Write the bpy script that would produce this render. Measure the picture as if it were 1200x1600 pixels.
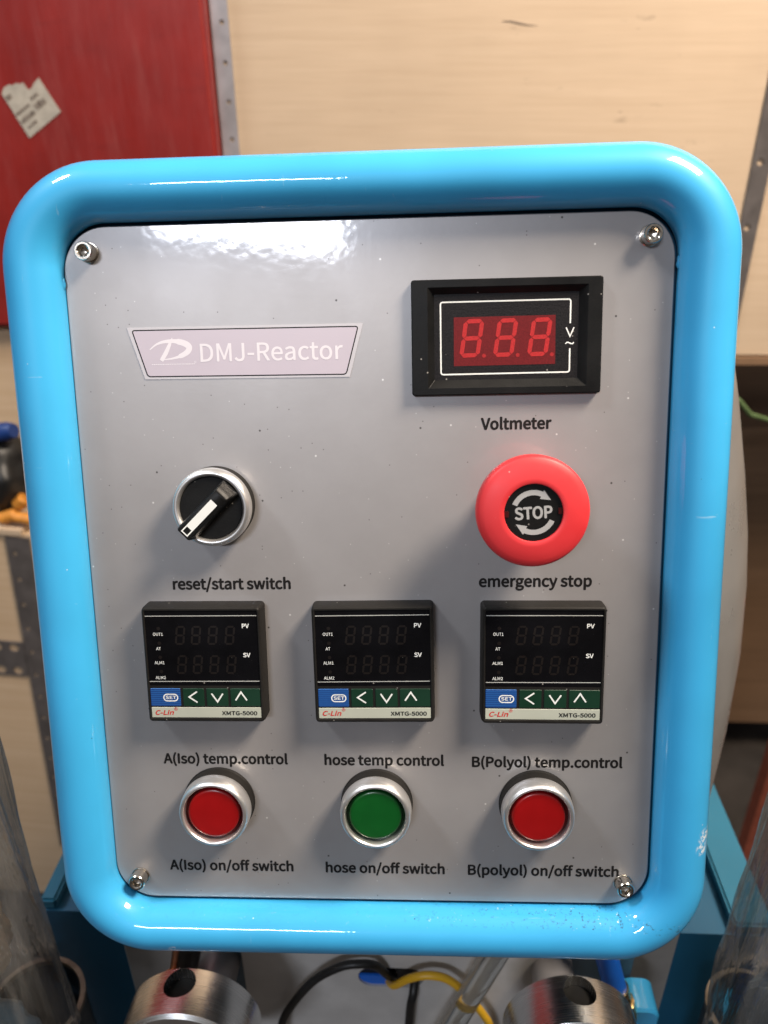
import bpy, bmesh, math, random, os
from mathutils import Vector, Matrix, noise

random.seed(7)
sc = bpy.context.scene
for o in list(bpy.data.objects):
    bpy.data.objects.remove(o)
COL = sc.collection
R = math.radians
PI = math.pi

# ------------------------------------------------------------------ camera
# the control panel leans back; its axes in the room (X along the panel, Y up the panel, N out of it)
P0 = Vector((0, 0, 0.95))
PM = Matrix(((0.9996077668, -0.0266720287, -0.0085390527),
             (0.0, 0.3049054005, -0.9523826420),
             (0.0280055804, 0.9520090859, 0.3047858065)))
PANEL = Matrix.Translation(P0) @ PM.to_4x4()
cam_d = bpy.data.cameras.new('camera')
cam = bpy.data.objects.new('camera', cam_d)
COL.objects.link(cam)
CR = Matrix(((0.9990863289, -0.0147526735, 0.0401106733),
             (0.0423408684, 0.4692677538, -0.8820402633),
             (-0.0058101935, 0.8829326893, 0.4694636384)))
cam.matrix_world = Matrix.Translation((0.0174991482, -0.2626101559, 1.1240372122)) @ CR.to_4x4()
cam_d.sensor_fit = 'HORIZONTAL'
cam_d.sensor_width = 36.0
cam_d.lens = 36.36
cam_d.clip_start = 0.01
cam_d.clip_end = 60
cam_d.dof.use_dof = True
cam_d.dof.focus_distance = 0.305
cam_d.dof.aperture_fstop = 13.0
sc.camera = cam

# ------------------------------------------------------------------ world and lamps
w = bpy.data.worlds.new('World')
sc.world = w
w.use_nodes = True
nt = w.node_tree
bg = nt.nodes['Background']
tc = nt.nodes.new('ShaderNodeTexCoord')
sep = nt.nodes.new('ShaderNodeSeparateXYZ')
nt.links.new(tc.outputs['Generated'], sep.inputs[0])
mp = nt.nodes.new('ShaderNodeMapRange')
mp.inputs['From Min'].default_value = -0.6
mp.inputs['From Max'].default_value = 0.9
nt.links.new(sep.outputs['Z'], mp.inputs['Value'])
cr = nt.nodes.new('ShaderNodeValToRGB')
cr.color_ramp.elements[0].position = 0.0
cr.color_ramp.elements[0].color = (0.060, 0.036, 0.022, 1)
cr.color_ramp.elements[1].position = 1.0
cr.color_ramp.elements[1].color = (0.95, 0.95, 0.97, 1)
e = cr.color_ramp.elements.new(0.42)
e.color = (0.15, 0.108, 0.080, 1)
nt.links.new(mp.outputs['Result'], cr.inputs[0])
nt.links.new(cr.outputs[0], bg.inputs['Color'])
bg.inputs['Strength'].default_value = 0.29


def area(name, loc, target, sx, sy, power, color):
    d = bpy.data.lights.new(name, 'AREA')
    d.shape = 'RECTANGLE'
    d.size = sx
    d.size_y = sy
    d.energy = power
    d.color = color
    o = bpy.data.objects.new(name, d)
    COL.objects.link(o)
    o.location = loc
    o.rotation_euler = (Vector(target) - Vector(loc)).to_track_quat('-Z', 'Y').to_euler()
    return o


area('ceiling_lamp', (0.71, -0.13, 2.03), (0, 0.05, 0.95), 0.40, 0.30, 40, (1.0, 0.85, 0.69))
area('window_light', (-1.10, -4.1, 3.31), (-0.05, 0.0, 1.05), 1.15, 0.30, 68, (0.84, 0.89, 1.0))
area('second_ceiling_lamp', (-1.6, -0.2, 3.1), (0, 0.1, 0.95), 0.34, 0.34, 34, (0.92, 0.96, 1.0))
sc.view_settings.view_transform = 'Standard'
sc.view_settings.look = 'None'
sc.view_settings.exposure = 0.0
sc.view_settings.gamma = 1.0
sc.cycles.max_bounces = 8
sc.cycles.transparent_max_bounces = 16


# ------------------------------------------------------------------ materials
class NT:
    def __init__(self, name):
        self.m = bpy.data.materials.new(name)
        self.m.use_nodes = True
        self.t = self.m.node_tree
        self.b = self.t.nodes['Principled BSDF']
        self._oc = None

    def n(self, typ, **kw):
        x = self.t.nodes.new(typ)
        for k, v in kw.items():
            setattr(x, k, v)
        return x

    def l(self, a, b):
        self.t.links.new(a, b)

    def coord(self):
        if self._oc is None:
            self._oc = self.n('ShaderNodeTexCoord').outputs['Object']
        return self._oc

    def mapped(self, scale=(1, 1, 1), rot=(0, 0, 0), loc=(0, 0, 0)):
        m = self.n('ShaderNodeMapping')
        m.inputs['Scale'].default_value = scale
        m.inputs['Rotation'].default_value = rot
        m.inputs['Location'].default_value = loc
        self.l(self.coord(), m.inputs['Vector'])
        return m.outputs[0]

    def noise(self, scale, detail=3, rough=0.5, vec=None):
        x = self.n('ShaderNodeTexNoise')
        x.inputs['Scale'].default_value = scale
        x.inputs['Detail'].default_value = detail
        x.inputs['Roughness'].default_value = rough
        self.l(vec if vec is not None else self.coord(), x.inputs['Vector'])
        return x.outputs['Fac']

    def voro(self, scale, vec=None, dim='3D'):
        x = self.n('ShaderNodeTexVoronoi', voronoi_dimensions=dim)
        x.inputs['Scale'].default_value = scale
        self.l(vec if vec is not None else self.coord(), x.inputs['Vector'])
        return x

    def rng(self, val, a, b, c=0.0, d=1.0, smooth=False):
        x = self.n('ShaderNodeMapRange')
        if smooth:
            x.interpolation_type = 'SMOOTHSTEP'
        x.inputs['From Min'].default_value = a
        x.inputs['From Max'].default_value = b
        x.inputs['To Min'].default_value = c
        x.inputs['To Max'].default_value = d
        self.l(val, x.inputs['Value'])
        return x.outputs['Result']

    def math(self, op, a, b):
        x = self.n('ShaderNodeMath', operation=op)
        for i, v in enumerate((a, b)):
            if isinstance(v, (int, float)):
                x.inputs[i].default_value = v
            else:
                self.l(v, x.inputs[i])
        return x.outputs[0]

    def mix(self, fac, a, b):
        x = self.n('ShaderNodeMix', data_type='RGBA')
        for s, v in ((x.inputs[0], fac), (x.inputs[6], a), (x.inputs[7], b)):
            if isinstance(v, (int, float)):
                s.default_value = v
            elif isinstance(v, tuple):
                s.default_value = (*v[:3], 1)
            else:
                self.l(v, s)
        return x.outputs[2]

    def color(self, c):
        if isinstance(c, tuple):
            self.b.inputs['Base Color'].default_value = (*c[:3], 1)
        else:
            self.l(c, self.b.inputs['Base Color'])

    def set(self, **kw):
        for k, v in kw.items():
            s = self.b.inputs[k.replace('_', ' ')]
            if isinstance(v, (int, float, tuple)):
                s.default_value = v
            else:
                self.l(v, s)

    def bump(self, h, strength, dist=0.001, target='Normal'):
        x = self.n('ShaderNodeBump')
        x.inputs['Strength'].default_value = strength
        x.inputs['Distance'].default_value = dist
        self.l(h, x.inputs['Height'])
        self.l(x.outputs[0], self.b.inputs[target])
        return x

    def specks(self, scale, size, thin, seed=0.0, dim='3D'):
        """sparse round specks: voronoi cells, only those whose random colour is above thin"""
        v = self.voro(scale, self.mapped(loc=(seed, seed * 1.7, 0)), dim)
        near = self.rng(v.outputs['Distance'], size, size * 0.5, 0, 1)
        s = self.n('ShaderNodeSeparateColor')
        self.l(v.outputs['Color'], s.inputs[0])
        pick = self.rng(s.outputs[0], thin, thin + 0.001, 0, 1)
        return self.math('MULTIPLY', near, pick)


def plain(name, col, rough=0.5, metal=0.0, var=0.12, vscale=60, bump=0.0, bscale=600, coat=0.0, spec=0.5, dust=0.0):
    k = NT(name)
    nz = k.noise(vscale, 4, 0.6)
    a = tuple(max(0, c * (1 - var)) for c in col)
    b = tuple(min(1, c * (1 + var)) for c in col)
    c = k.mix(k.rng(nz, 0.3, 0.7), a, b)
    if dust > 0:
        d1 = k.specks(420, 0.16, 1 - dust)
        c = k.mix(k.math('MULTIPLY', d1, 0.55), c, (0.5, 0.47, 0.43))
    k.color(c)
    k.set(Roughness=k.rng(nz, 0.3, 0.7, rough * 0.85, rough * 1.15), Metallic=metal, Coat_Weight=coat, Specular_IOR_Level=spec)
    if bump > 0:
        k.bump(k.noise(bscale, 3, 0.6), bump, 0.0004)
    return k.m


def mat_panel():
    k = NT('grey_enamel')
    base = k.mix(k.rng(k.noise(28, 4, 0.6), 0.35, 0.65), (0.365, 0.350, 0.350), (0.395, 0.380, 0.380))
    dk = k.specks(230, 0.075, 0.955, 3.1, '2D')
    dk2 = k.specks(95, 0.05, 0.95, 9.0, '2D')
    wt = k.specks(260, 0.075, 0.96, 5.7, '2D')
    wt2 = k.specks(75, 0.036, 0.94, 1.3, '2D')
    c = k.mix(k.math('MULTIPLY', dk, 0.7), base, (0.10, 0.09, 0.085))
    c = k.mix(k.math('MULTIPLY', dk2, 0.9), c, (0.05, 0.045, 0.04))
    c = k.mix(k.math('MULTIPLY', wt, 0.55), c, (0.75, 0.74, 0.72))
    c = k.mix(k.math('MULTIPLY', wt2, 0.75), c, (0.85, 0.84, 0.82))
    k.color(c)
    wipe = k.noise(9, 4, 0.65, k.mapped(scale=(1.0, 0.35, 1), rot=(0, 0, R(35))))
    k.set(Roughness=k.rng(wipe, 0.3, 0.7, 0.36, 0.45), Metallic=0.45, Coat_Weight=0.7, Coat_Roughness=0.07, Specular_IOR_Level=0.5)
    b = k.bump(k.noise(240, 1, 0.4), 0.055, 0.0006, 'Coat Normal')
    k.bump(k.noise(500, 2, 0.5), 0.03, 0.0004)
    return k.m


def mat_blue(name='sky_blue_enamel', col=(0.045, 0.385, 0.72), scuff=True):
    k = NT(name)
    c = k.mix(k.rng(k.noise(18, 3), 0.35, 0.65), tuple(x * 0.93 for x in col), tuple(min(1, x * 1.05) for x in col))
    if scuff:
        # chips and grime along the lower inside of the bent tube
        s = k.n('ShaderNodeSeparateXYZ')
        k.l(k.coord(), s.inputs[0])
        band = k.math('MULTIPLY', k.rng(s.outputs[1], -0.1478, -0.1462, 0, 1, True), k.rng(s.outputs[1], -0.1415, -0.1430, 0, 1, True))
        gx = k.rng(s.outputs[0], 0.0, 0.10, 0.10, 1)
        band = k.math('MULTIPLY', band, gx)
        grime = k.rng(k.noise(520, 4, 0.7), 0.57, 0.66)
        chips = k.rng(k.noise(410, 3, 0.6, k.mapped(loc=(3, 1, 2))), 0.66, 0.71)
        c = k.mix(k.math('MULTIPLY', k.math('MULTIPLY', band, grime), 0.7), c, (0.03, 0.035, 0.04))
        c = k.mix(k.math('MULTIPLY', k.math('MULTIPLY', band, chips), 0.7), c, (0.75, 0.8, 0.82))
        # a few bare chips low on the right-hand tube
        for (x, y, r) in ((0.1352, -0.1035, 0.0042), (0.1340, -0.1085, 0.0036), (-0.0885, -0.1600, 0.003)):
            d = k.n('ShaderNodeVectorMath', operation='DISTANCE')
            k.l(k.mapped(scale=(1, 1, 0)), d.inputs[0])
            d.inputs[1].default_value = (x, y, 0)
            near = k.rng(d.outputs['Value'], r, r * 0.4)
            spot = k.math('MULTIPLY', near, k.rng(k.noise(600, 3, 0.7), 0.46, 0.56))
            c = k.mix(spot, c, (0.8, 0.84, 0.86))
        sc1 = k.rng(k.noise(120, 4, 0.7, k.mapped(scale=(0.12, 2.2, 1), rot=(0, 0, R(23)))), 0.70, 0.74)
        sc2 = k.rng(k.noise(150, 4, 0.7, k.mapped(scale=(2.2, 0.14, 1), rot=(0, 0, R(11)))), 0.70, 0.74)
        c = k.mix(k.math('MULTIPLY', k.math('MAXIMUM', sc1, sc2), 0.35), c, (0.45, 0.66, 0.78))
        w2 = k.specks(150, 0.06, 0.93, 6.2)
        c = k.mix(k.math('MULTIPLY', w2, 0.6), c, (0.7, 0.8, 0.85))
        dd = k.specks(120, 0.05, 0.90, 2.2)
        c = k.mix(k.math('MULTIPLY', dd, 0.8), c, (0.02, 0.05, 0.08))
    k.color(c)
    k.set(Roughness=0.45, Specular_IOR_Level=0.25, Coat_Weight=0.85 if scuff else 0.25, Coat_Roughness=0.04 if scuff else 0.2)
    wav = k.math('ADD', k.noise(230, 2, 0.4), k.math('MULTIPLY', k.noise(45, 2, 0.5), 2.2))
    k.bump(wav, 0.09, 0.0006, 'Coat Normal')
    return k.m


def mat_wood(name, c1, c2, scale=1.0):
    k = NT(name)
    g = k.noise(60, 5, 0.65, k.mapped(scale=(0.10 * scale, 1.0, 2.6 * scale)))
    f = k.noise(420, 3, 0.6, k.mapped(scale=(0.04, 1.0, 1.6)))
    big = k.noise(7, 3, 0.6)
    c = k.mix(k.rng(g, 0.32, 0.68), c1, c2)
    c = k.mix(k.math('MULTIPLY', k.rng(f, 0.5, 0.72), 0.15), c, tuple(x * 0.62 for x in c1))
    c = k.mix(k.math('MULTIPLY', k.rng(big, 0.45, 0.75), 0.30), c, tuple(x * 0.80 for x in c1))
    sp = k.noise(36, 4, 0.75, k.mapped(scale=(0.5, 1, 1.7), loc=(4, 2, 1)))
    c = k.mix(k.math('MULTIPLY', k.rng(sp, 0.66, 0.74), 0.5), c, tuple(x * 0.45 for x in c1))
    k.color(c)
    k.set(Roughness=0.62)
    k.bump(f, 0.15, 0.0005)
    return k.m


def mat_red():
    k = NT('scratched_red_paint')
    big = k.noise(9, 4, 0.6)
    scr = k.noise(55, 5, 0.75, k.mapped(scale=(1.0, 1.0, 0.14), rot=(0, R(38), 0)))
    scr2 = k.noise(70, 5, 0.75, k.mapped(scale=(0.18, 1.0, 1.0), rot=(0, R(-20), 0)))
    c = k.mix(k.rng(big, 0.3, 0.7), (0.17, 0.011, 0.009), (0.26, 0.018, 0.014))
    c = k.mix(k.math('MULTIPLY', k.rng(scr, 0.55, 0.75), 0.22), c, (0.30, 0.075, 0.06))
    c = k.mix(k.math('MULTIPLY', k.rng(scr2, 0.58, 0.78), 0.25), c, (0.06, 0.006, 0.006))
    k.color(c)
    k.set(Roughness=k.rng(scr, 0.3, 0.7, 0.28, 0.5), Coat_Weight=0.3, Coat_Roughness=0.2)
    return k.m


def mat_film():
    k = NT('clear_plastic_film')
    nt = k.t
    nt.nodes.remove(k.b)
    out = [x for x in nt.nodes if x.type == 'OUTPUT_MATERIAL'][0]
    tr = k.n('ShaderNodeBsdfTransparent')
    tr.inputs[0].default_value = (0.93, 0.95, 0.95, 1)
    gl = k.n('ShaderNodeBsdfGlossy')
    gl.inputs['Roughness'].default_value = 0.07
    gl.inputs['Color'].default_value = (1, 1, 1, 1)
    df = k.n('ShaderNodeBsdfDiffuse')
    df.inputs[0].default_value = (0.27, 0.27, 0.265, 1)
    nz = k.noise(55, 5, 0.7, k.mapped(scale=(1, 1, 0.16)))
    bp = k.n('ShaderNodeBump')
    bp.inputs['Strength'].default_value = 0.7
    bp.inputs['Distance'].default_value = 0.004
    k.l(nz, bp.inputs['Height'])
    k.l(bp.outputs[0], gl.inputs['Normal'])
    lw = k.n('ShaderNodeLayerWeight')
    lw.inputs[0].default_value = 0.25
    k.l(bp.outputs[0], lw.inputs['Normal'])
    m1 = k.n('ShaderNodeMixShader')
    k.l(k.rng(nz, 0.42, 0.70, 0.07, 0.42), m1.inputs[0])
    k.l(tr.outputs[0], m1.inputs[1])
    k.l(df.outputs[0], m1.inputs[2])
    m2 = k.n('ShaderNodeMixShader')
    k.l(k.rng(lw.outputs['Fresnel'], 0.0, 1.0, 0.05, 0.65), m2.inputs[0])
    k.l(m1.outputs[0], m2.inputs[1])
    k.l(gl.outputs[0], m2.inputs[2])
    k.l(m2.outputs[0], out.inputs['Surface'])
    return k.m


def mat_brushed(name, col, rough=0.28, axis_scale=(0.03, 3.5, 0.03), amt=1.6):
    k = NT(name)
    g = k.noise(900, 3, 0.7, k.mapped(scale=axis_scale))
    k.color(k.mix(k.rng(g, 0.35, 0.65), tuple(c * 0.82 for c in col), col))
    k.set(Metallic=1.0, Roughness=k.rng(g, 0.3, 0.7, rough * 0.75, rough * 1.25))
    k.bump(g, amt * 0.12, 0.0002)
    return k.m


def mat_clear(name, col=(0.95, 0.97, 0.97)):
    k = NT(name)
    k.color(col)
    k.set(Roughness=0.05, Transmission_Weight=0.97, IOR=1.45)
    return k.m


def mat_led(name, col, emis):
    k = NT(name)
    g = k.noise(2600, 2, 0.6)
    k.color(k.mix(k.rng(g, 0.4, 0.65), tuple(c * 0.78 for c in col), tuple(min(1, c * 1.12) for c in col)))
    k.set(Roughness=0.5, Specular_IOR_Level=0.18, Emission_Color=(*col, 1), Emission_Strength=emis)
    return k.m


def mat_lens(name, col, dark):
    k = NT(name)
    f = k.specks(260, 0.07, 0.90, 4.0)
    k.color(k.mix(k.math('MULTIPLY', f, 0.5), k.mix(k.rng(k.noise(90, 2), 0.3, 0.7), col, dark), tuple(min(1, c + 0.18) for c in col)))
    k.set(Roughness=0.28, Coat_Weight=0.5, Coat_Roughness=0.1, Subsurface_Weight=0.0)
    return k.m


M = {}
M['panel'] = mat_panel()
M['blue'] = mat_blue()
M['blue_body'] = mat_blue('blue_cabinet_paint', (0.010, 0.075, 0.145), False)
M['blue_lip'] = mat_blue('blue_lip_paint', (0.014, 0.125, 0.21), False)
M['ink'] = plain('black_ink', (0.008, 0.0065, 0.006), 0.55, spec=0.25, var=0.2)
M['white_ink'] = plain('white_ink', (0.78, 0.80, 0.78), 0.5, var=0.05)
M['grey_ink'] = plain('pale_grey_ink', (0.46, 0.47, 0.45), 0.5, var=0.05)
M['plate'] = plain('lavender_foil', (0.49, 0.44, 0.51), 0.35, var=0.03, coat=0.3)
M['plate_edge'] = plain('pale_foil_border', (0.50, 0.49, 0.53), 0.35, var=0.03, coat=0.3)
M['plate_white'] = plain('white_foil_print', (0.70, 0.67, 0.72), 0.4, var=0.02)
M['black'] = plain('black_plastic', (0.007, 0.007, 0.007), 0.40, spec=0.16, var=0.25, bump=0.12, bscale=1500, dust=0.05)
M['black_matte'] = plain('black_rubber', (0.012, 0.011, 0.010), 0.58, spec=0.16, var=0.25, bump=0.2, bscale=1200, dust=0.05)
M['grain'] = plain('grained_black_film', (0.012, 0.011, 0.012), 0.45, spec=0.16, var=0.7, vscale=2300, bump=0.35, bscale=1700, dust=0.12)
M['gloss_black'] = plain('smoked_window', (0.004, 0.004, 0.005), 0.22, spec=0.16, var=0.3, dust=0.05)
M['ghost'] = plain('unlit_segment', (0.0085, 0.0065, 0.006), 0.3, var=0.1)
M['led_bg'] = mat_led('red_display_filter', (0.13, 0.010, 0.012), 0.10)
M['led_on'] = mat_led('red_lit_segment', (0.40, 0.024, 0.026), 0.15)
M['led_dim'] = mat_led('dim_red_segment', (0.32, 0.02, 0.022), 0.14)
M['satin'] = plain('satin_chrome', (0.80, 0.79, 0.78), 0.36, metal=0.9, var=0.04)
M['steel'] = plain('stainless_screw', (0.62, 0.57, 0.50), 0.22, metal=1.0, var=0.15, vscale=900)
M['estop_red'] = plain('matt_red_plastic', (0.64, 0.030, 0.036), 0.5, var=0.03, dust=0.03)
M['estop_print'] = plain('grey_print', (0.36, 0.36, 0.36), 0.45, var=0.05)
M['lens_red'] = mat_lens('red_lens', (0.30, 0.004, 0.005), (0.25, 0.003, 0.004))
M['lens_green'] = mat_lens('green_lens', (0.003, 0.085, 0.013), (0.002, 0.065, 0.010))
M['well_red'] = plain('dark_red_well', (0.05, 0.002, 0.002), 0.3)
M['well_green'] = plain('dark_green_well', (0.001, 0.016, 0.004), 0.3)
M['key_green'] = plain('green_key', (0.003, 0.028, 0.013), 0.4, var=0.12)
M['strip'] = plain('pale_green_strip', (0.42, 0.44, 0.37), 0.4, var=0.04)
M['brand_red'] = plain('red_print', (0.52, 0.02, 0.015), 0.45)
M['ply'] = mat_wood('plywood', (0.485, 0.36, 0.245), (0.54, 0.41, 0.287))
M['ply_pale'] = mat_wood('pale_plywood', (0.50, 0.35, 0.215), (0.58, 0.43, 0.285), 0.7)
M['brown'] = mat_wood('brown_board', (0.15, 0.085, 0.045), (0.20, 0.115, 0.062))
M['redwood'] = mat_wood('red_brown_timber', (0.16, 0.035, 0.018), (0.22, 0.055, 0.028))
M['galv'] = plain('galvanised_strip', (0.42, 0.40, 0.41), 0.42, metal=0.55, var=0.12, vscale=40)
M['galv_dark'] = plain('dark_shaded_steel_strip', (0.13, 0.115, 0.11), 0.45, metal=0.4, var=0.2, vscale=40)  # dark steel; also holds the shade on the big crate's right strip
M['red'] = mat_red()
M['paper'] = plain('worn_paper', (0.38, 0.345, 0.29), 0.7, var=0.15, vscale=120)
M['paper_ink'] = plain('faded_brown_ink', (0.16, 0.12, 0.09), 0.7, var=0.5, vscale=400)
M['silver'] = plain('silver_paint', (0.42, 0.41, 0.40), 0.30, metal=0.55, var=0.06, vscale=30, coat=0.3)
M['grey_sheet'] = plain('grey_sheet', (0.23, 0.22, 0.21), 0.42, var=0.12, vscale=40, coat=0.2)
M['grey_light'] = plain('light_grey_sheet', (0.52, 0.505, 0.485), 0.45, var=0.10, vscale=40, coat=0.2)
M['slate'] = plain('slate_blue_paint', (0.06, 0.11, 0.16), 0.45, var=0.1, vscale=40)
M['alu'] = mat_brushed('turned_aluminium', (0.86, 0.86, 0.85), 0.24)
M['cable'] = plain('black_cable_sheath', (0.010, 0.010, 0.010), 0.45, var=0.2)
M['yellow'] = plain('yellow_cable_sheath', (0.75, 0.42, 0.02), 0.4, var=0.08)
M['hose_blue'] = plain('blue_hose_rubber', (0.010, 0.13, 0.62), 0.35, var=0.08)
M['brass'] = plain('brass', (0.70, 0.48, 0.20), 0.28, metal=1.0, var=0.15, vscale=300)
M['copper'] = plain('copper', (0.72, 0.34, 0.20), 0.35, metal=1.0, var=0.2, vscale=300)
M['clear'] = mat_clear('clear_tube')
M['film'] = mat_film()
M['drum'] = plain('dark_blue_tank_paint', (0.012, 0.020, 0.028), 0.4, var=0.25, vscale=60)
M['drum_rim'] = plain('worn_tank_rim', (0.20, 0.16, 0.12), 0.45, metal=0.5, var=0.3, vscale=120)
M['foam'] = plain('dried_foam', (0.30, 0.225, 0.15), 0.8, var=0.4, vscale=70, bump=0.6, bscale=140)
M['tool_blue'] = plain('navy_plastic', (0.008, 0.035, 0.16), 0.4, var=0.1)
M['orange'] = plain('orange_plastic', (0.55, 0.22, 0.03), 0.5, var=0.25, vscale=80)
M['string'] = plain('green_cord', (0.10, 0.16, 0.06), 0.7, var=0.2)
M['floor'] = plain('dark_concrete', (0.034, 0.027, 0.022), 0.7, var=0.35, vscale=12, bump=0.3, bscale=60)
M['wall'] = plain('shaded_wall', (0.16, 0.13, 0.11), 0.8, var=0.15, vscale=6)

k = NT('striped_blue_key')
s_ = k.n('ShaderNodeSeparateXYZ')
k.l(k.coord(), s_.inputs[0])
wv = k.n('ShaderNodeMath', operation='SINE')
k.l(k.math('MULTIPLY', s_.outputs[1], 2 * PI / 0.00085), wv.inputs[0])
k.color(k.mix(k.rng(wv.outputs[0], -0.2, 0.6), (0.006, 0.042, 0.19), (0.016, 0.10, 0.33)))
k.set(Roughness=0.4)
M['key_blue'] = k.m


# ------------------------------------------------------------------ mesh building
class MB:
    """collects geometry; s scales the given units to metres"""
    def __init__(self, s=0.001):
        self.bm = bmesh.new()
        self.s = s

    def faces(self, verts, polys):
        vs = [self.bm.verts.new(v) for v in verts]
        for p in polys:
            try:
                self.bm.faces.new([vs[i] for i in p])
            except ValueError:
                pass
        return vs

    def loops(self, rings, cap0=True, cap1=True, closed=True):
        """bridge rings of equally many points"""
        vv = [[self.bm.verts.new(p) for p in r] for r in rings]
        n = len(rings[0])
        for a, b in zip(vv, vv[1:]):
            for i in range(n if closed else n - 1):
                j = (i + 1) % n
                self.bm.faces.new((a[i], a[j], b[j], b[i]))
        if cap0:
            self.bm.faces.new(list(reversed(vv[0])))
        if cap1:
            self.bm.faces.new(vv[-1])
        return vv

    def lathe(self, prof, c=(0, 0, 0), seg=64, axis='Z', cap0=True, cap1=True):
        rings = []
        for r, z in prof:
            ring = []
            for i in range(seg):
                a = 2 * PI * i / seg
                x, y = max(r, 1e-5) * math.cos(a), max(r, 1e-5) * math.sin(a)
                if axis == 'Z':
                    p = (x, y, z)
                elif axis == 'Y':      # axis runs towards -Y
                    p = (x, -z, y)
                else:
                    p = (z, x, y)
                ring.append((c[0] + p[0], c[1] + p[1], c[2] + p[2]))
            rings.append(ring)
        self.loops(rings, cap0, cap1)

    def prism(self, pts, z0, z1, bevel=0.0):
        if bevel > 0:
            rings = [[(x, y, z0) for x, y in pts], [(x, y, z1 - bevel) for x, y in pts], [(x, y, z1) for x, y in inset(pts, bevel)]]
        else:
            rings = [[(x, y, z0) for x, y in pts], [(x, y, z1) for x, y in pts]]
        self.loops(rings)

    def box(self, x0, x1, y0, y1, z0, z1):
        v = [(x, y, z) for z in (z0, z1) for y in (y0, y1) for x in (x0, x1)]
        self.faces(v, [(0, 2, 3, 1), (4, 5, 7, 6), (0, 1, 5, 4), (2, 6, 7, 3), (0, 4, 6, 2), (1, 3, 7, 5)])

    def tube(self, path, r, seg=16, cap=True, closed=False):
        P = [Vector(p) for p in path]
        n = len(P)
        rings = []
        up = None
        for i, p in enumerate(P):
            if closed:
                t = (P[(i + 1) % n] - P[i - 1]).normalized()
            else:
                t = (P[min(i + 1, n - 1)] - P[max(i - 1, 0)]).normalized()
            if up is None:
                up = t.orthogonal().normalized()
            up = (up - t * up.dot(t)).normalized()
            s = t.cross(up)
            rr = r[i] if isinstance(r, (list, tuple)) else r
            rings.append([p + (up * math.cos(a) + s * math.sin(a)) * rr for a in [2 * PI * q / seg for q in range(seg)]])
        if closed:
            vv = [[self.bm.verts.new(q) for q in rg] for rg in rings]
            for i in range(n):
                a, b = vv[i], vv[(i + 1) % n]
                for q in range(seg):
                    w_ = (q + 1) % seg
                    self.bm.faces.new((a[q], a[w_], b[w_], b[q]))
        else:
            self.loops(rings, cap, cap)

    def stroke(self, pts, widths, z, th=0.0):
        """flat ribbon of varying width lying at height z"""
        n = len(pts)
        L, Rr = [], []
        for i in range(n):
            a = Vector(pts[max(i - 1, 0)])
            b = Vector(pts[min(i + 1, n - 1)])
            t = (b - a).normalized()
            nn = Vector((-t.y, t.x))
            ww = widths[i] if isinstance(widths, (list, tuple)) else widths
            if 0 < i < n - 1:
                t1 = (Vector(pts[i]) - a).normalized()
                ww = ww / max(0.5, abs(Vector((-t1.y, t1.x)).dot(nn)))
            p = Vector(pts[i])
            L.append(p + nn * ww / 2)
            Rr.append(p - nn * ww / 2)
        for i in range(n - 1):
            q = [(*Rr[i], z), (*Rr[i + 1], z), (*L[i + 1], z), (*L[i], z)]
            self.faces(q, [(0, 1, 2, 3)])

    def flat(self, pts, z):
        self.faces([(x, y, z) for x, y in pts], [tuple(range(len(pts)))])

    def done(self, name, mat, parent=None, smooth=True, angle=35, loc=None):
        for v in self.bm.verts:
            v.co *= self.s
        bmesh.ops.recalc_face_normals(self.bm, faces=self.bm.faces)
        me = bpy.data.meshes.new(name)
        self.bm.to_mesh(me)
        self.bm.free()
        me.materials.append(M[mat] if isinstance(mat, str) else mat)
        if smooth:
            me.polygons.foreach_set('use_smooth', [True] * len(me.polygons))
            me.set_sharp_from_angle(angle=R(angle))
        o = bpy.data.objects.new(name, me)
        COL.objects.link(o)
        if parent:
            o.parent = parent
        if loc is not None:
            o.location = loc
        return o


def inset(pts, d):
    n = len(pts)
    out = []
    area2 = sum(pts[i][0] * pts[(i + 1) % n][1] - pts[(i + 1) % n][0] * pts[i][1] for i in range(n))
    sg = 1 if area2 > 0 else -1
    for i in range(n):
        p0, p1, p2 = Vector(pts[i - 1]), Vector(pts[i]), Vector(pts[(i + 1) % n])
        t1 = (p1 - p0).normalized()
        t2 = (p2 - p1).normalized()
        n1 = Vector((-t1.y, t1.x)) * sg
        n2 = Vector((-t2.y, t2.x)) * sg
        b = (n1 + n2)
        b = b.normalized() if b.length > 1e-6 else n1
        kk = d / max(0.3, b.dot(n1))
        out.append(tuple(p1 + b * kk))
    return out


def rrect(x0, x1, y0, y1, r, seg=8):
    pts = []
    for cx, cy, a0 in ((x1 - r, y1 - r, 0), (x0 + r, y1 - r, 90), (x0 + r, y0 + r, 180), (x1 - r, y0 + r, 270)):
        for i in range(seg + 1):
            a = R(a0 + 90 * i / seg)
            pts.append((cx + r * math.cos(a), cy + r * math.sin(a)))
    return pts


FONTS = {}


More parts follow.
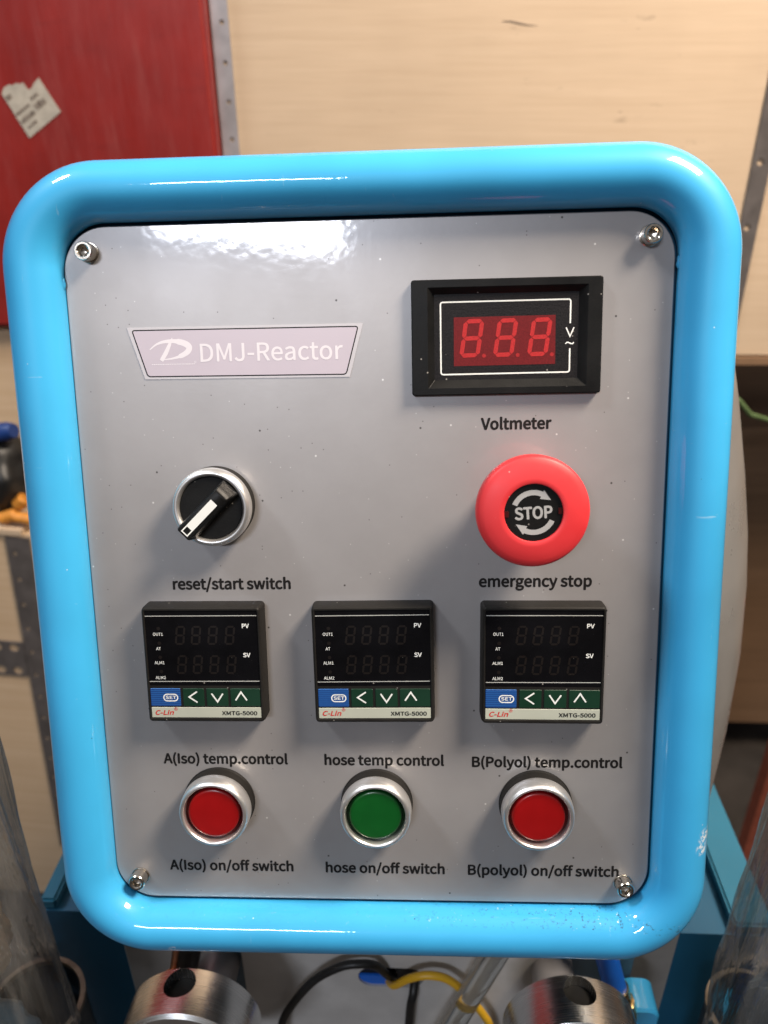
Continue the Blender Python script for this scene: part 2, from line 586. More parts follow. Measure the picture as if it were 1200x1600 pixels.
def text_mesh(txt, shear=0.0):
    """outline text as a flat mesh at size 1 with Blender's own bundled sans font"""
    if 'f' not in FONTS:
        try:
            FONTS['f'] = bpy.data.fonts.load(os.path.join(bpy.utils.resource_path('LOCAL'), 'datafiles', 'fonts', 'Noto Sans CJK Regular.woff2'))
        except Exception:
            FONTS['f'] = None
    cu = bpy.data.curves.new('text', 'FONT')
    if FONTS['f']:
        cu.font = FONTS['f']
    cu.body = txt
    cu.size = 1.0
    cu.shear = shear
    cu.resolution_u = 6
    o = bpy.data.objects.new('text', cu)
    COL.objects.link(o)
    dg = bpy.context.evaluated_depsgraph_get()
    me = bpy.data.meshes.new_from_object(o.evaluated_get(dg))
    bpy.data.objects.remove(o)
    bpy.data.curves.remove(cu)
    V = [(v.co.x, v.co.y) for v in me.vertices]
    F = [tuple(p.vertices) for p in me.polygons]
    bpy.data.meshes.remove(me)
    return V, F


def lettering(txt, x0, x1, base, z, mat, parent, cap=None, bold=0.0, rot=0.0, shear=0.0, name='lettering', label=None):
    """printed writing as a flat mesh: fitted between x0 and x1 on the given base line (mm);
    cap = height of the capitals, bold = extra stroke width, both in mm"""
    if 'cap' not in FONTS:
        FONTS['cap'] = max(y for x, y in text_mesh('H')[0])
    V, F = text_mesh(txt, shear)
    wx0, wx1 = min(x for x, y in V), max(x for x, y in V)
    h = bold / 2
    sx = (x1 - x0 - bold) / (wx1 - wx0)
    sy = sx if cap is None else (cap - bold) / FONTS['cap']
    cxm = (x0 + x1) / 2
    c, s = math.cos(R(rot)), math.sin(R(rot))
    offs = [(0, 0)] if bold <= 0 else [(0, 0)] + [(h * math.cos(PI / 4 * i), h * math.sin(PI / 4 * i)) for i in range(8)]
    vs, fs = [], []
    for k_, (ox, oy) in enumerate(offs):
        n0 = len(vs)
        for (vx, vy) in V:
            x = x0 + h + (vx - wx0) * sx + ox
            y = h + vy * sy + oy
            dx = x - cxm
            vs.append(((cxm + dx * c - y * s) * 0.001, (base + dx * s + y * c) * 0.001, (z + 0.004 * k_) * 0.001))
        fs += [tuple(i + n0 for i in f) for f in F]
    me = bpy.data.meshes.new(name)
    me.from_pydata(vs, [], fs)
    me.materials.append(M[mat])
    ob = bpy.data.objects.new(name, me)
    COL.objects.link(ob)
    ob.parent = parent
    if label:
        ob['label'] = label
    return ob


def tag(o, label=None, cat=None, group=None, kind=None):
    if label:
        o['label'] = label
    if cat:
        o['category'] = cat
    if group:
        o['group'] = group
    if kind:
        o['kind'] = kind
    return o


def thing(name, label, cat, loc=(0, 0, 0), group=None, mat=None):
    o = bpy.data.objects.new(name, None)
    o.empty_display_size = 0.02
    COL.objects.link(o)
    o.location = loc
    if mat is not None:
        o.matrix_world = mat
    return tag(o, label, cat, group)


def copy_part(src, parent, loc):
    c = src.copy()
    COL.objects.link(c)
    c.parent = parent
    c.location = loc
    for ch in src.children:
        d = ch.copy()
        COL.objects.link(d)
        d.parent = c
    return c


# ------------------------------------------------------------------ setting
m = MB(1)
m.box(-3, 3, -3, 2.2, -0.05, 0)
tag(m.done('floor', 'floor', smooth=False), kind='structure')
m = MB(1)
m.box(-3, 3, 2.0, 2.1, 0.001, 3.2)
tag(m.done('wall', 'wall', smooth=False), 'dim wall standing far behind the crates', 'wall')


def holed_strip(x0, x1, z0, z1, y, holes, r, th=0.0022, tri=False):
    """vertical flat steel strip in the plane y with real round holes (x, z)"""
    mb = MB(1)
    rows = sorted(set(round(h[1], 4) for h in holes))
    edges = [z0]
    for a, b in zip(rows, rows[1:]):
        edges.append((a + b) / 2)
    edges.append(z1)
    seg = 24
    for yy, flip in ((y - th, False), (y, True)):
        for ri, zr in enumerate(rows):
            hs = sorted(h[0] for h in holes if round(h[1], 4) == zr)
            xe = [x0] + [(a + b) / 2 for a, b in zip(hs, hs[1:])] + [x1]
            for hi, hx in enumerate(hs):
                lo, hi_, b0, b1 = xe[hi], xe[hi + 1], edges[ri], edges[ri + 1]
                angs = [2 * PI * i / seg for i in range(seg)]
                for cxx, czz in ((lo, b0), (hi_, b0), (lo, b1), (hi_, b1)):
                    angs.append(math.atan2(czz - zr, cxx - hx) % (2 * PI))
                angs = sorted(set(round(a, 5) for a in angs))
                inner, outer = [], []
                for a in angs:
                    ca, sa = math.cos(a), math.sin(a)
                    inner.append((hx + r * ca, yy, zr + r * sa))
                    t = min(((hi_ - hx) / ca if ca > 1e-6 else (lo - hx) / ca if ca < -1e-6 else 9),
                            ((b1 - zr) / sa if sa > 1e-6 else (b0 - zr) / sa if sa < -1e-6 else 9))
                    outer.append((hx + t * ca, yy, zr + t * sa))
                n = len(angs)
                mb.faces(inner + outer, [(i, (i + 1) % n, n + (i + 1) % n, n + i) for i in range(n)])
                if not flip:
                    wall_ = [(p[0], y, p[2]) for p in inner]
                    mb.faces(inner + wall_, [(i, (i + 1) % n, n + (i + 1) % n, n + i) for i in range(n)])
    mb.faces([(x0, y - th, z0), (x0, y, z0), (x0, y, z1), (x0, y - th, z1)], [(0, 1, 2, 3)])
    mb.faces([(x1, y - th, z0), (x1, y, z0), (x1, y, z1), (x1, y - th, z1)], [(0, 1, 2, 3)])
    mb.faces([(x0, y - th, z1), (x1, y - th, z1), (x1, y, z1), (x0, y, z1)], [(0, 1, 2, 3)])
    mb.faces([(x0, y - th, z0), (x1, y - th, z0), (x1, y, z0), (x0, y, z0)], [(0, 1, 2, 3)])
    bmesh.ops.remove_doubles(mb.bm, verts=mb.bm.verts, dist=1e-5)
    return mb


# big plywood crate behind the panel
t = thing('plywood_crate', 'large pale plywood crate with perforated steel corner strips behind the blue frame', 'crate', (0.09, 0.75, 0.86))
LOC = Vector(t.location)


def wpart(mb, name, mat, parent, **kw):
    """build in room coordinates, then hang under the parent"""
    off = Vector(parent.location)
    for v in mb.bm.verts:
        v.co -= off / mb.s
    return mb.done(name, mat, parent, **kw)


m = MB(1)
m.box(-0.183, 0.70, 0.600, 1.05, 0.8705, 1.72)
wpart(m, 'board', 'ply', t, smooth=False)
m = MB(1)
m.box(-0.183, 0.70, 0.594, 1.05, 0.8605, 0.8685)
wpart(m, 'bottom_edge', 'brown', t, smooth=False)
hz = [1.0892 + 0.0335 * i for i in range(-6, 10)]
m = holed_strip(-0.183, -0.1660, 0.872, 1.45, 0.5998, [(-0.1725, z) for z in hz], 0.0023)
wpart(m, 'edge_strip', 'galv', t, smooth=False)
m = holed_strip(0.3485, 0.3665, 0.872, 1.45, 0.5998, [(0.3560, 1.0052 + 0.0617 * i) for i in range(-2, 7)], 0.0034)
wpart(m, 'edge_strip', 'galv_dark', t, smooth=False)  # right strip stands in shade, which is put into its darker colour
# a split in the plywood face
m = MB(1)
pts = [(0.092, 1.1885), (0.100, 1.1882), (0.108, 1.1866), (0.116, 1.1852), (0.126, 1.1846)]
for a, b, w0, w1 in zip(pts, pts[1:], (0.0002, 0.0005, 0.0006, 0.0004), (0.0005, 0.0006, 0.0004, 0.0001)):
    m.faces([(a[0], 0.5994, a[1] - w0), (b[0], 0.5994, b[1] - w1), (b[0], 0.5994, b[1] + w1), (a[0], 0.5994, a[1] + w0)], [(0, 1, 2, 3)])
wpart(m, 'split', 'paper_ink', t, smooth=False)

# small plywood crate under the red box
m = MB(1)
m.box(-1.3, -0.20, 0.60, 1.0, 0.70, 0.901)
tag(m.done('plywood_crate', 'ply_pale', smooth=False),
    'plywood crate under the scratched red metal box', 'crate')

# red box with the torn sticker
t = thing('red_box', 'scratched dark red painted metal box with a torn paper sticker', 'box', (-0.6, 0.8, 0.902))
m = MB(1)
m.prism([(-1.3, -1.05), (-0.1845, -1.05), (-0.1845, -0.58), (-1.3, -0.58)], 0.902, 1.62)
for v in m.bm.verts:
    v.co.y = -v.co.y
bmesh.ops.bevel(m.bm, geom=list(m.bm.edges), offset=0.004, segments=3, affect='EDGES')
wpart(m, 'casing', 'red', t)
st = [(-0.3909, 1.1311), (-0.3880, 1.1362), (-0.3815, 1.1392), (-0.3790, 1.1383), (-0.3743, 1.1402), (-0.3715, 1.1394), (-0.3674, 1.1407),
      (-0.3660, 1.1372), (-0.3640, 1.1345), (-0.3602, 1.1357), (-0.3570, 1.1400), (-0.3514, 1.1445), (-0.3356, 1.1152), (-0.3721, 1.0921)]
m = MB(1)
m.loops([[(x, 0.5797, z) for x, z in st], [(x, 0.5792, z) for x, z in st]])
sk = wpart(m, 'sticker', 'paper', t, smooth=False)
tag(sk, 'torn yellowed paper sticker')
m = MB(1)
ax = Vector((-0.3721 + 0.3356, 1.0921 - 1.1152)).normalized() * -1   # along the short printed lines
ay = Vector((-ax.y, ax.x))
o0 = Vector((-0.3721, 1.0921))
rnd = random.Random(3)
for row, (u0, u1, v0, h) in enumerate(((0.006, 0.018, 0.006, 0.003), (0.004, 0.021, 0.0125, 0.0048), (0.025, 0.038, 0.0135, 0.0058), (0.004, 0.019, 0.0205, 0.003),
                                       (0.026, 0.036, 0.0225, 0.0036), (0.006, 0.012, 0.035, 0.005))):
    u = u0
    while u < u1:
        wd_ = rnd.uniform(0.0010, 0.0022)
        q = [o0 + ax * uu + ay * (v0 + vv) for uu, vv in ((u, 0), (u + wd_, 0), (u + wd_, h * rnd.uniform(0.6, 1)), (u, h * rnd.uniform(0.6, 1)))]
        m.faces([(p.x, 0.5788, p.y) for p in q], [(0, 1, 2, 3)])
        u += wd_ + rnd.uniform(0.0004, 0.0012)
mm_ = m
off = Vector(t.location)
for v in mm_.bm.verts:
    v.co -= off
pr = mm_.done('print', 'paper_ink', sk, smooth=False)

# lower left crate, leaning a little, with perforated strips
t = thing('plywood_crate', 'plywood crate at lower left with crossing perforated dark steel strips', 'crate', (-0.457, 0.70, 0.684))
m = MB(1)
m.box(-1.2, -0.30, 0.5, 0.9, 0.035, 0.683)
wpart(m, 'board', 'ply_pale', t, smooth=False)
m = MB(1)
m.box(-1.2, -0.436, 0.496, 0.9, 0.6805 + 0.003, 0.690)
wpart(m, 'top_board', 'ply', t, smooth=False)
m = holed_strip(-0.457, -0.4285, 0.15, 0.6795, 0.4998, [(-0.4485, 0.6572 - 0.0365 * i) for i in range(0, 14)], 0.0030)
wpart(m, 'edge_strip', 'galv_dark', t, smooth=False)
hs = [(-0.4570 - 0.0135 - 0.0215 * i, z) for i in range(0, 10) for z in (0.4800, 0.5165)]
m = holed_strip(-0.70, -0.4580, 0.4715, 0.5255, 0.4998, hs, 0.0062)
wpart(m, 'cross_strip', 'galv_dark', t, smooth=False)
t.rotation_euler = (0, R(4.6), 0)

# odds and ends on the lower left crate
m = MB(1)
pp = [(-0.50, 0.53, 0.792), (-0.455, 0.525, 0.797), (-0.436, 0.522, 0.801), (-0.4275, 0.52, 0.803)]
m.tube(pp, [0.010, 0.0105, 0.0105, 0.008], 14)
t = m.done('screwdriver_handle', 'tool_blue')
tag(t, 'navy blue plastic tool handle sticking out above the black bag', 'tool')
m = MB(1)
bmesh.ops.create_icosphere(m.bm, subdivisions=4, radius=1)
for v in m.bm.verts:
    n_ = noise.noise(v.co * 1.6) * 0.22 + noise.noise(v.co * 4.2) * 0.07
    v.co = Vector((-0.475 + v.co.x * 0.052 * (1 + n_), 0.545 + v.co.y * 0.045 * (1 + n_), 0.742 + v.co.z * 0.049 * (1 + n_)))
tag(m.done('black_bag', 'cable'), 'lumpy black bag lying on the lower left plywood crate', 'bag')
m = MB(1)
m.lathe([(0.010, 0), (0.012, 0.004), (0.012, 0.050), (0.009, 0.058), (0.009, 0.075)], (-0.412, 0.55, 0.6915), 24)
tag(m.done('spray_can', 'tool_blue'), 'dark blue plastic can behind the black bag', 'can')
for i, (x, y, z, r, rot) in enumerate(((-0.452, 0.507, 0.7015, 0.0075, 0.6), (-0.434, 0.506, 0.7000, 0.0065, -0.4), (-0.437, 0.515, 0.7165, 0.008, 1.1))):
    m = MB(1)
    dx, dz = math.cos(rot) * 0.013, math.sin(rot) * 0.006
    m.tube([(x - dx, y, z - dz), (x - dx * 0.8, y, z - dz * 0.8), (x + dx * 0.8, y, z + dz * 0.8), (x + dx, y, z + dz)], [r * 0.6, r, r, r * 0.6], 12)
    tag(m.done('orange_plug', 'orange'), ('orange plug lying leftmost in front of the black bag', 'orange plug nearest the blue tube, lying on the crate', 'orange plug resting on top of the other two')[i],
        'plug', 'orange plugs beside the black bag')

# right background: dark crate, cord, timber
m = MB(1)
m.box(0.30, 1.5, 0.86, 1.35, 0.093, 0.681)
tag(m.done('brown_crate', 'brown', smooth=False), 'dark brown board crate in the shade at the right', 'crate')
m = MB(1)
cord = [(0.30, 0.60, 0.868), (0.345, 0.56, 0.848), (0.3646, 0.55, 0.835), (0.385, 0.56, 0.815), (0.43, 0.60, 0.792), (0.50, 0.65, 0.779)]
m.tube(cord, 0.0028, 10)
tag(m.done('green_cord', 'string'), 'thin green cord hanging in the dark gap between crates at right', 'cord')
m = MB(1)
m.box(-0.022, 0.022, -0.01, 0.01, 0.0, 0.62)
t = m.done('timber', 'redwood', smooth=False)
t.location = (0.480, 0.461, 0.001)
tag(t, 'red brown timber standing at the lower right edge', 'timber')

# silver tank behind the panel
m = MB(1)
m.lathe([(0.0, 1.082), (0.030, 1.078), (0.052, 1.064), (0.068, 1.042), (0.0785, 1.0156), (0.0865, 0.990), (0.0975, 0.949), (0.1055, 0.915), (0.1105, 0.887),
         (0.116, 0.843), (0.1190, 0.790), (0.1195, 0.735), (0.116, 0.692), (0.11, 0.6815)][::-1], (0.098, 0.145, 0), 96)
tag(m.done('silver_tank', 'silver'), 'smooth silver grey domed tank behind the right edge of the blue frame', 'tank')

# ------------------------------------------------------------------ machine body under the panel
t = thing('spray_machine', 'blue and grey machine cabinet below and behind the control panel', 'machine', (0.01, 0.10, 0.40))
m = MB(1)
# open tray shaped top: floor slightly below the rolled lips
X0, X1, Y0, Y1, ZT = -0.212, 0.236, 0.042, 0.34, 0.680
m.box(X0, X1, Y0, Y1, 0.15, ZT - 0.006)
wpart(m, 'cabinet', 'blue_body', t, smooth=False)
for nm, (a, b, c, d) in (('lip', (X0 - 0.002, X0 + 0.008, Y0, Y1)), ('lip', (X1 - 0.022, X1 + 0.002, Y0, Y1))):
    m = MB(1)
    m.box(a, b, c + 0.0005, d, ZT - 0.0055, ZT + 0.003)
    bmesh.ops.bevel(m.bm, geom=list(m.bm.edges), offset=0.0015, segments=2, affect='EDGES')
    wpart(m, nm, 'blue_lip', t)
m = MB(1)
pl = rrect(-0.1635, 0.1795, 0.20, 0.7215, 0.030, 8)
m.loops([[(x, 0.041, z) for x, z in pl], [(x, 0.0365, z) for x, z in pl], [(x, 0.0358, z) for x, z in inset(pl, 0.0008)]])
wpart(m, 'back_plate', 'grey_sheet', t)
m = MB(1)
m.box(-0.0955, 0.146, 0.014, 0.0355, 0.40, 0.745)
wpart(m, 'bracket', 'slate', t, smooth=False)


def slot_plate(x0, x1, z0, z1, y, th, sx0, sx1, sz0, sz1):
    mb = MB(1)
    slot = rrect(sx0, sx1, sz0, sz1, (sz1 - sz0) / 2 - 0.0002, 10)
    cx, cz = (sx0 + sx1) / 2, (sz0 + sz1) / 2
    outer = []
    for x, z in slot:
        dx, dz = x - cx, z - cz
        tt = min(((x1 - cx) / dx if dx > 1e-9 else (x0 - cx) / dx if dx < -1e-9 else 1e9), ((z1 - cz) / dz if dz > 1e-9 else (z0 - cz) / dz if dz < -1e-9 else 1e9))
        outer.append((cx + dx * tt, cz + dz * tt))
    mb.loops([[(x, y + th, z) for x, z in slot], [(x, y, z) for x, z in slot], [(x, y, z) for x, z in outer], [(x, y + th, z) for x, z in outer]], False, False)
    return mb


m = slot_plate(-0.0795, 0.0950, 0.42, 0.7550, 0.0105, 0.003, -0.0118, 0.0266, 0.6605, 0.6790)
wpart(m, 'front_plate', 'grey_light', t, smooth=False)
m = MB(1)
m.box(-0.03, 0.045, 0.0137, 0.01395, 0.63, 0.70)  # thin black sheet behind the slot, standing for the darkness inside
wpart(m, 'slot_dark_sheet', 'cable', t, smooth=False)
m = MB(1)
m.box(-0.012, 0.006, 0.0120, 0.0134, 0.655, 0.6685)
wpart(m, 'blue_tab', 'hose_blue', t, smooth=False)


# turned aluminium caps
def cap_thing(x, z, r, ang, label):
    t = thing('pump_cap', label, 'cap', (x, -0.03, z), 'aluminium caps below the panel')
    t.rotation_euler = (R(-8), 0, 0)
    hr = r * 0.235
    y1 = -0.0275
    ch = 0.0016
    hy = -0.0095
    a0 = R(ang)
    un = Vector((math.sin(a0), 0, math.cos(a0)))
    ux = Vector((math.cos(a0), 0, -math.sin(a0)))
    uy = Vector((0, 1, 0))
    prof = [(r - ch, 0.0), (r, -ch), (r, y1 + ch), (r - ch, y1), (r - 0.0042, y1), (r - 0.0050, y1 + 0.0010), (r * 0.55, y1 + 0.0010), (r * 0.5, y1 + 0.004)]
    mb = MB(1)
    mb.lathe([(rr, -yy) for rr, yy in prof], (0, 0, 0), 160, 'Y')
    body = mb.done('body', 'alu', None, angle=25)
    mb = MB(1)
    mb.tube([un * (r * 0.60) + uy * hy, un * (r * 1.3) + uy * hy], hr, 48)
    cut = mb.done('cutter', 'alu', None)
    md = body.modifiers.new('bore', 'BOOLEAN')
    md.operation = 'DIFFERENCE'
    md.object = cut
    md.solver = 'EXACT'
    bpy.context.view_layer.update()
    dg = bpy.context.evaluated_depsgraph_get()
    me = bpy.data.meshes.new_from_object(body.evaluated_get(dg))
    me.name = 'body'
    body.modifiers.clear()
    body.data = me
    me.polygons.foreach_set('use_smooth', [True] * len(me.polygons))
    me.set_sharp_from_angle(angle=R(25))
    body.parent = t
    bpy.data.objects.remove(cut)
    # black plug standing for the darkness inside the bore
    mb = MB(1)
    mb.tube([un * (r * 0.601) + uy * hy, un * (r * 0.80) + uy * hy], [hr * 0.985, hr * 0.985], 48)
    mb.done('hole', 'black_matte', t)
    mb = MB(1)
    mb.lathe([(0.012, -0.055), (0.012, -0.0003)], (0, 0, -0.016), 48, 'Y')
    mb.done('stem', 'galv', t)
    return t


cap_thing(-0.0935, 0.6985, 0.0345, -6, 'turned aluminium cap with a drilled hole, below the left end of the frame')
cap_thing(0.0995, 0.7060, 0.0335, 3, 'turned aluminium cap with a drilled hole, beside the blue hose')


def smooth_path(P, n=10):
    P = [Vector(p) for p in P]
    out = []
    for i in range(len(P) - 1):
        p0, p1, p2, p3 = P[max(i - 1, 0)], P[i], P[i + 1], P[min(i + 2, len(P) - 1)]
        for q in range(n):
            tt = q / n
            out.append(0.5 * ((2 * p1) + (-p0 + p2) * tt + (2 * p0 - 5 * p1 + 4 * p2 - p3) * tt ** 2 + (-p0 + 3 * p1 - 3 * p2 + p3) * tt ** 3))
    out.append(P[-1])
    return out


# hoses
t = thing('black_hose', 'short black hose with a copper fitting behind the left aluminium cap', 'hose', (-0.106, 0.0, 0.69))
m = MB(1)
m.tube(smooth_path([(-0.098, 0.010, 0.76), (-0.103, 0.004, 0.715), (-0.1095, -0.003, 0.683)]), 0.0062, 18)
wpart(m, 'sheath', 'cable', t)
m = MB(1)
m.tube([(-0.1128, -0.004, 0.6885), (-0.1140, -0.006, 0.6800), (-0.1146, -0.008, 0.672)], [0.0072, 0.0084, 0.0084], 6)
wpart(m, 'fitting', 'copper', t)
m = MB(1)
m.tube(smooth_path([(-0.1075, 0.010, 0.74), (-0.1115, 0.003, 0.709), (-0.1155, -0.002, 0.687)]), 0.0026, 12)
wpart(m, 'copper_pipe', 'copper', t)
t = thing('blue_hose', 'bright blue hose with a brass fitting behind the right aluminium cap', 'hose', (0.13, 0.0, 0.69))
m = MB(1)
m.tube(smooth_path([(0.117, 0.009, 0.755), (0.1245, 0.003, 0.715), (0.1335, -0.002, 0.684)]), 0.0064, 20)
wpart(m, 'sheath', 'hose_blue', t)
m = MB(1)
m.tube([(0.1322, -0.0015, 0.6885), (0.1350, -0.003, 0.679), (0.1353, -0.003, 0.6788), (0.1382, -0.004, 0.668)], [0.0074, 0.0074, 0.0084, 0.0084], 14)
wpart(m, 'fitting', 'brass', t, angle=20)
m = MB(1)
q = rrect(0.1385, 0.1590, 0.600, 0.6745, 0.008, 6)
m.loops([[(x, 0.013, z) for x, z in q], [(x, -0.004, z) for x, z in q], [(x, -0.0055, z) for x, z in inset(q, 0.0015)]])
tag(m.done('blue_clamp', 'blue'), 'light blue rounded metal clamp beside the right aluminium cap', 'clamp')

# cables and the clear tube in front of the slotted plate
m = MB(1)
m.tube(smooth_path([(-0.062, 0.001, 0.60), (-0.0585, 0.0, 0.632), (-0.0520, 0.0, 0.6530), (-0.0370, 0.0, 0.6803), (-0.0215, 0.0005, 0.6940), (-0.0100, 0.001, 0.6970), (-0.0010, 0.0035, 0.6920), (0.0055, 0.008, 0.676), (0.009, 0.0125, 0.668)]), 0.0024, 12)
tag(m.done('black_cable', 'cable'), 'black cable arching out of the slot in the grey plate', 'cable')
m = MB(1)
m.tube(smooth_path([(0.006, 0.0125, 0.663), (0.0095, 0.006, 0.670), (0.0185, 0.001, 0.6855), (0.0290, 0.0, 0.6906), (0.0400, 0.0, 0.6872), (0.0515, 0.0, 0.6728), (0.0615, 0.0, 0.6545), (0.067, 0.001, 0.640), (0.071, 0.002, 0.62)]), 0.0023, 12)
tag(m.done('yellow_cable', 'yellow'), 'yellow cable arching out of the slot under the frame', 'cable')
m = MB(1)
m.tube(smooth_path([(0.0215, 0.0125, 0.667), (0.0205, 0.006, 0.662), (0.0190, 0.0045, 0.650), (0.0175, 0.004, 0.61)]), 0.0026, 12)
tag(m.done('black_cable', 'cable'), 'straight black cable hanging down from the slot', 'cable')
m = MB(1)
pa, pb = Vector((0.072, -0.001, 0.738)), Vector((0.030, -0.010, 0.620))
m.tube([pa, pb], 0.0068, 24, cap=False)
m.tube([pa, pb], 0.0050, 24, cap=False)
tag(m.done('clear_tube', 'clear'), 'clear plastic tube slanting past the yellow cable', 'tube')


# cups with plastic bags left and right
def cup(x, y, r, label):
    z = 0.660
    t = thing('metal_cup', label, 'cup', (x, y, 0.40), 'dark metal cups at the lower corners')
    mb = MB(1)
    mb.lathe([(r - 0.004, 0.40), (r, 0.404), (r, z - 0.004), (r - 0.0016, z - 0.003), (r - 0.0016, 0.46), (0.001, 0.46)], (x, y, 0), 72)
    wpart(mb, 'shell', 'drum', t)
    mb = MB(1)
    mb.lathe([(r - 0.0019, z - 0.0038), (r + 0.0008, z - 0.0038), (r + 0.0009, z), (r - 0.0019, z)], (x, y, 0), 96, cap0=False, cap1=False)
    mb.lathe([(r - 0.0019, z - 0.0038), (r - 0.0019, z)], (x, y, 0), 96, cap0=False, cap1=False)
    wpart(mb, 'rim', 'drum_rim', t)


def bag(x, y, r, seed, label):
    mb = MB(1)
    seg, nz = 180, 60
    rings = []
    for j in range(nz + 1):
        zz = 0.668 + (1.06 - 0.668) * j / nz
        ring = []
        for i in range(seg):
            a = 2 * PI * i / seg
            d = noise.noise(Vector((math.cos(a) * 1.6, math.sin(a) * 1.6, zz * 5 + seed))) * 0.009
            d += noise.noise(Vector((math.cos(a) * 6, math.sin(a) * 6, zz * 7 + a * 2 + seed * 3))) * 0.0040
            d += abs(noise.noise(Vector((math.cos(a) * 11, math.sin(a) * 11, zz * 12 + a * 4 + seed * 5)))) * 0.0042
            ring.append((x + (r + d) * math.cos(a), y + (r + d) * math.sin(a), zz))
        rings.append(ring)
    mb.loops(rings, False, False)
    tag(mb.done('plastic_bag', 'film', angle=180), label, 'plastic bag', 'clear plastic bags at the lower corners')


def lump(x, y, z, rx, ry, rz, seed, name, mat, label):
    mb = MB(1)
    bmesh.ops.create_icosphere(mb.bm, subdivisions=4, radius=1)
    for v in mb.bm.verts:
        n_ = noise.noise(v.co * 1.9 + Vector((seed, 0, 0))) * 0.30 + noise.noise(v.co * 5) * 0.10
        v.co = Vector((x + v.co.x * rx * (1 + n_), y + v.co.y * ry * (1 + n_), z + v.co.z * rz * (1 + n_)))
    tag(mb.done(name, mat), label, 'lump')


cup(-0.1995, -0.006, 0.0265, 'dark metal cup with a thin worn rim at the lower left corner')
cup(0.2155, 0.005, 0.0245, 'dark metal cup with a thin worn rim at the lower right corner')
bag(-0.2245, -0.050, 0.0660, 2.0, 'wrinkled clear plastic bag at the lower left corner')
bag(0.2335, -0.050, 0.0660, 7.3, 'wrinkled clear plastic bag at the lower right corner')
lump(-0.210, -0.030, 0.752, 0.026, 0.022, 0.028, 2.0, 'foam_lump', 'foam', 'brown lump of dried foam inside the left plastic bag')
lump(-0.204, -0.050, 0.705, 0.030, 0.022, 0.022, 5.0, 'slate_lump', 'slate', 'slate blue lump low inside the left plastic bag')
lump(0.220, -0.030, 0.720, 0.030, 0.020, 0.040, 4.0, 'dark_lump', 'drum', 'dark lump inside the right plastic bag')

# ------------------------------------------------------------------ the control panel (all in panel millimetres)
cp = thing('control_panel', 'grey control panel with switches and meters inside a bent sky blue tube frame', 'control panel', mat=PANEL)

# bent tube frame
m = MB()
path = []
hx, hy, rc = 126.7, 153.8, 28.0
for cx, cy, a0 in ((hx - rc, hy - rc, 0), (-hx + rc, hy - rc, 90), (-hx + rc, -hy + rc, 180), (hx - rc, -hy + rc, 270)):
    for i in range(21):
        a = R(a0 + 90 * i / 20)
        path.append((cx + rc * math.cos(a) + 0.4, cy + rc * math.sin(a), 1.0))
    # points along the following straight run
    nx_ = path[-1]
    if a0 == 0:
        nxt = (-hx + rc + 0.4, hy, 1.0)
    elif a0 == 90:
        nxt = (-hx + 0.4, -hy + rc, 1.0)
    elif a0 == 180:
        nxt = (hx - rc + 0.4, -hy, 1.0)
    else:
        nxt = (hx + 0.4, hy - rc, 1.0)
    for i in range(1, 8):
        path.append(tuple(nx_[q] + (nxt[q] - nx_[q]) * i / 8 for q in range(3)))
m.tube(path, 11.0, 40, closed=True)
m.done('tube_frame', 'blue', cp, angle=180)

# small weld beads that hold the plate's lugs to the tube
for wx, wy, wr in ((-115.9, 121.0, 0), (116.6, 123.0, 0)):
    m = MB()
    bmesh.ops.create_icosphere(m.bm, subdivisions=3, radius=1)
    for v in m.bm.verts:
        d = 1 + noise.noise(v.co * 2.1 + Vector((wx, wy, 0))) * 0.3
        v.co = Vector((wx + v.co.x * 1.2 * d, wy + v.co.y * 2.6 * d, 0.9 + v.co.z * 1.1 * d))
    m.done('weld_bead', 'blue', cp, angle=180)

# box behind the plate
m = MB()
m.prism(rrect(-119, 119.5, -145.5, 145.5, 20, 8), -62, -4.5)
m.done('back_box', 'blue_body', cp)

fp_b = MB()
fp_b.prism(rrect(-115.3, 115.3, -141.7, 141.7, 17, 12), -2.2, 0.0, 0.35)
fp = fp_b.done('face_plate', 'panel', cp)

for txt, x0, x1, b in (('Voltmeter', 44.1, 71.3, 62.5), ('reset/start switch', -81.4, -32.6, -0.95), ('emergency stop', 43.5, 88.4, -0.5),
                       ('A(Iso) temp.control', -90.7, -37.0, -78.0), ('hose temp control', -21.4, 29.2, -78.2), ('B(Polyol) temp.control', 40.8, 103.1, -78.6),
                       ('A(Iso) on/off switch', -91.4, -36.6, -128.45), ('hose on/off switch', -22.5, 29.2, -128.7), ('B(polyol) on/off switch', 39.1, 103.2, -128.85)):
    lettering(txt, x0, x1, b, 0.05, 'ink', fp, bold=0.46, label='black printed words %s' % txt)

# name plate
tr = [(-92.4, 104.1), (-0.7, 103.8), (-6.2, 83.8), (-86.5, 84.3)]
m = MB()
m.prism(tr[::-1], 0.02, 0.22)
npl = m.done('name_plate', 'plate_edge', cp, smooth=False)
tag(npl, 'trapezoid lavender name plate with white lettering')
tl = [(-90.7, 103.2), (-2.3, 102.9), (-7.4, 84.6), (-85.5, 85.1)]


def round_poly(pts, r, seg=5):
    out = []
    n = len(pts)
    for i in range(n):
        p0, p1, p2 = Vector(pts[i - 1]), Vector(pts[i]), Vector(pts[(i + 1) % n])
        a = p1 + (p0 - p1).normalized() * r
        b = p1 + (p2 - p1).normalized() * r
        for q in range(seg + 1):
            t_ = q / seg
            out.append(tuple((1 - t_) ** 2 * a + 2 * t_ * (1 - t_) * p1 + t_ ** 2 * b))
    return out


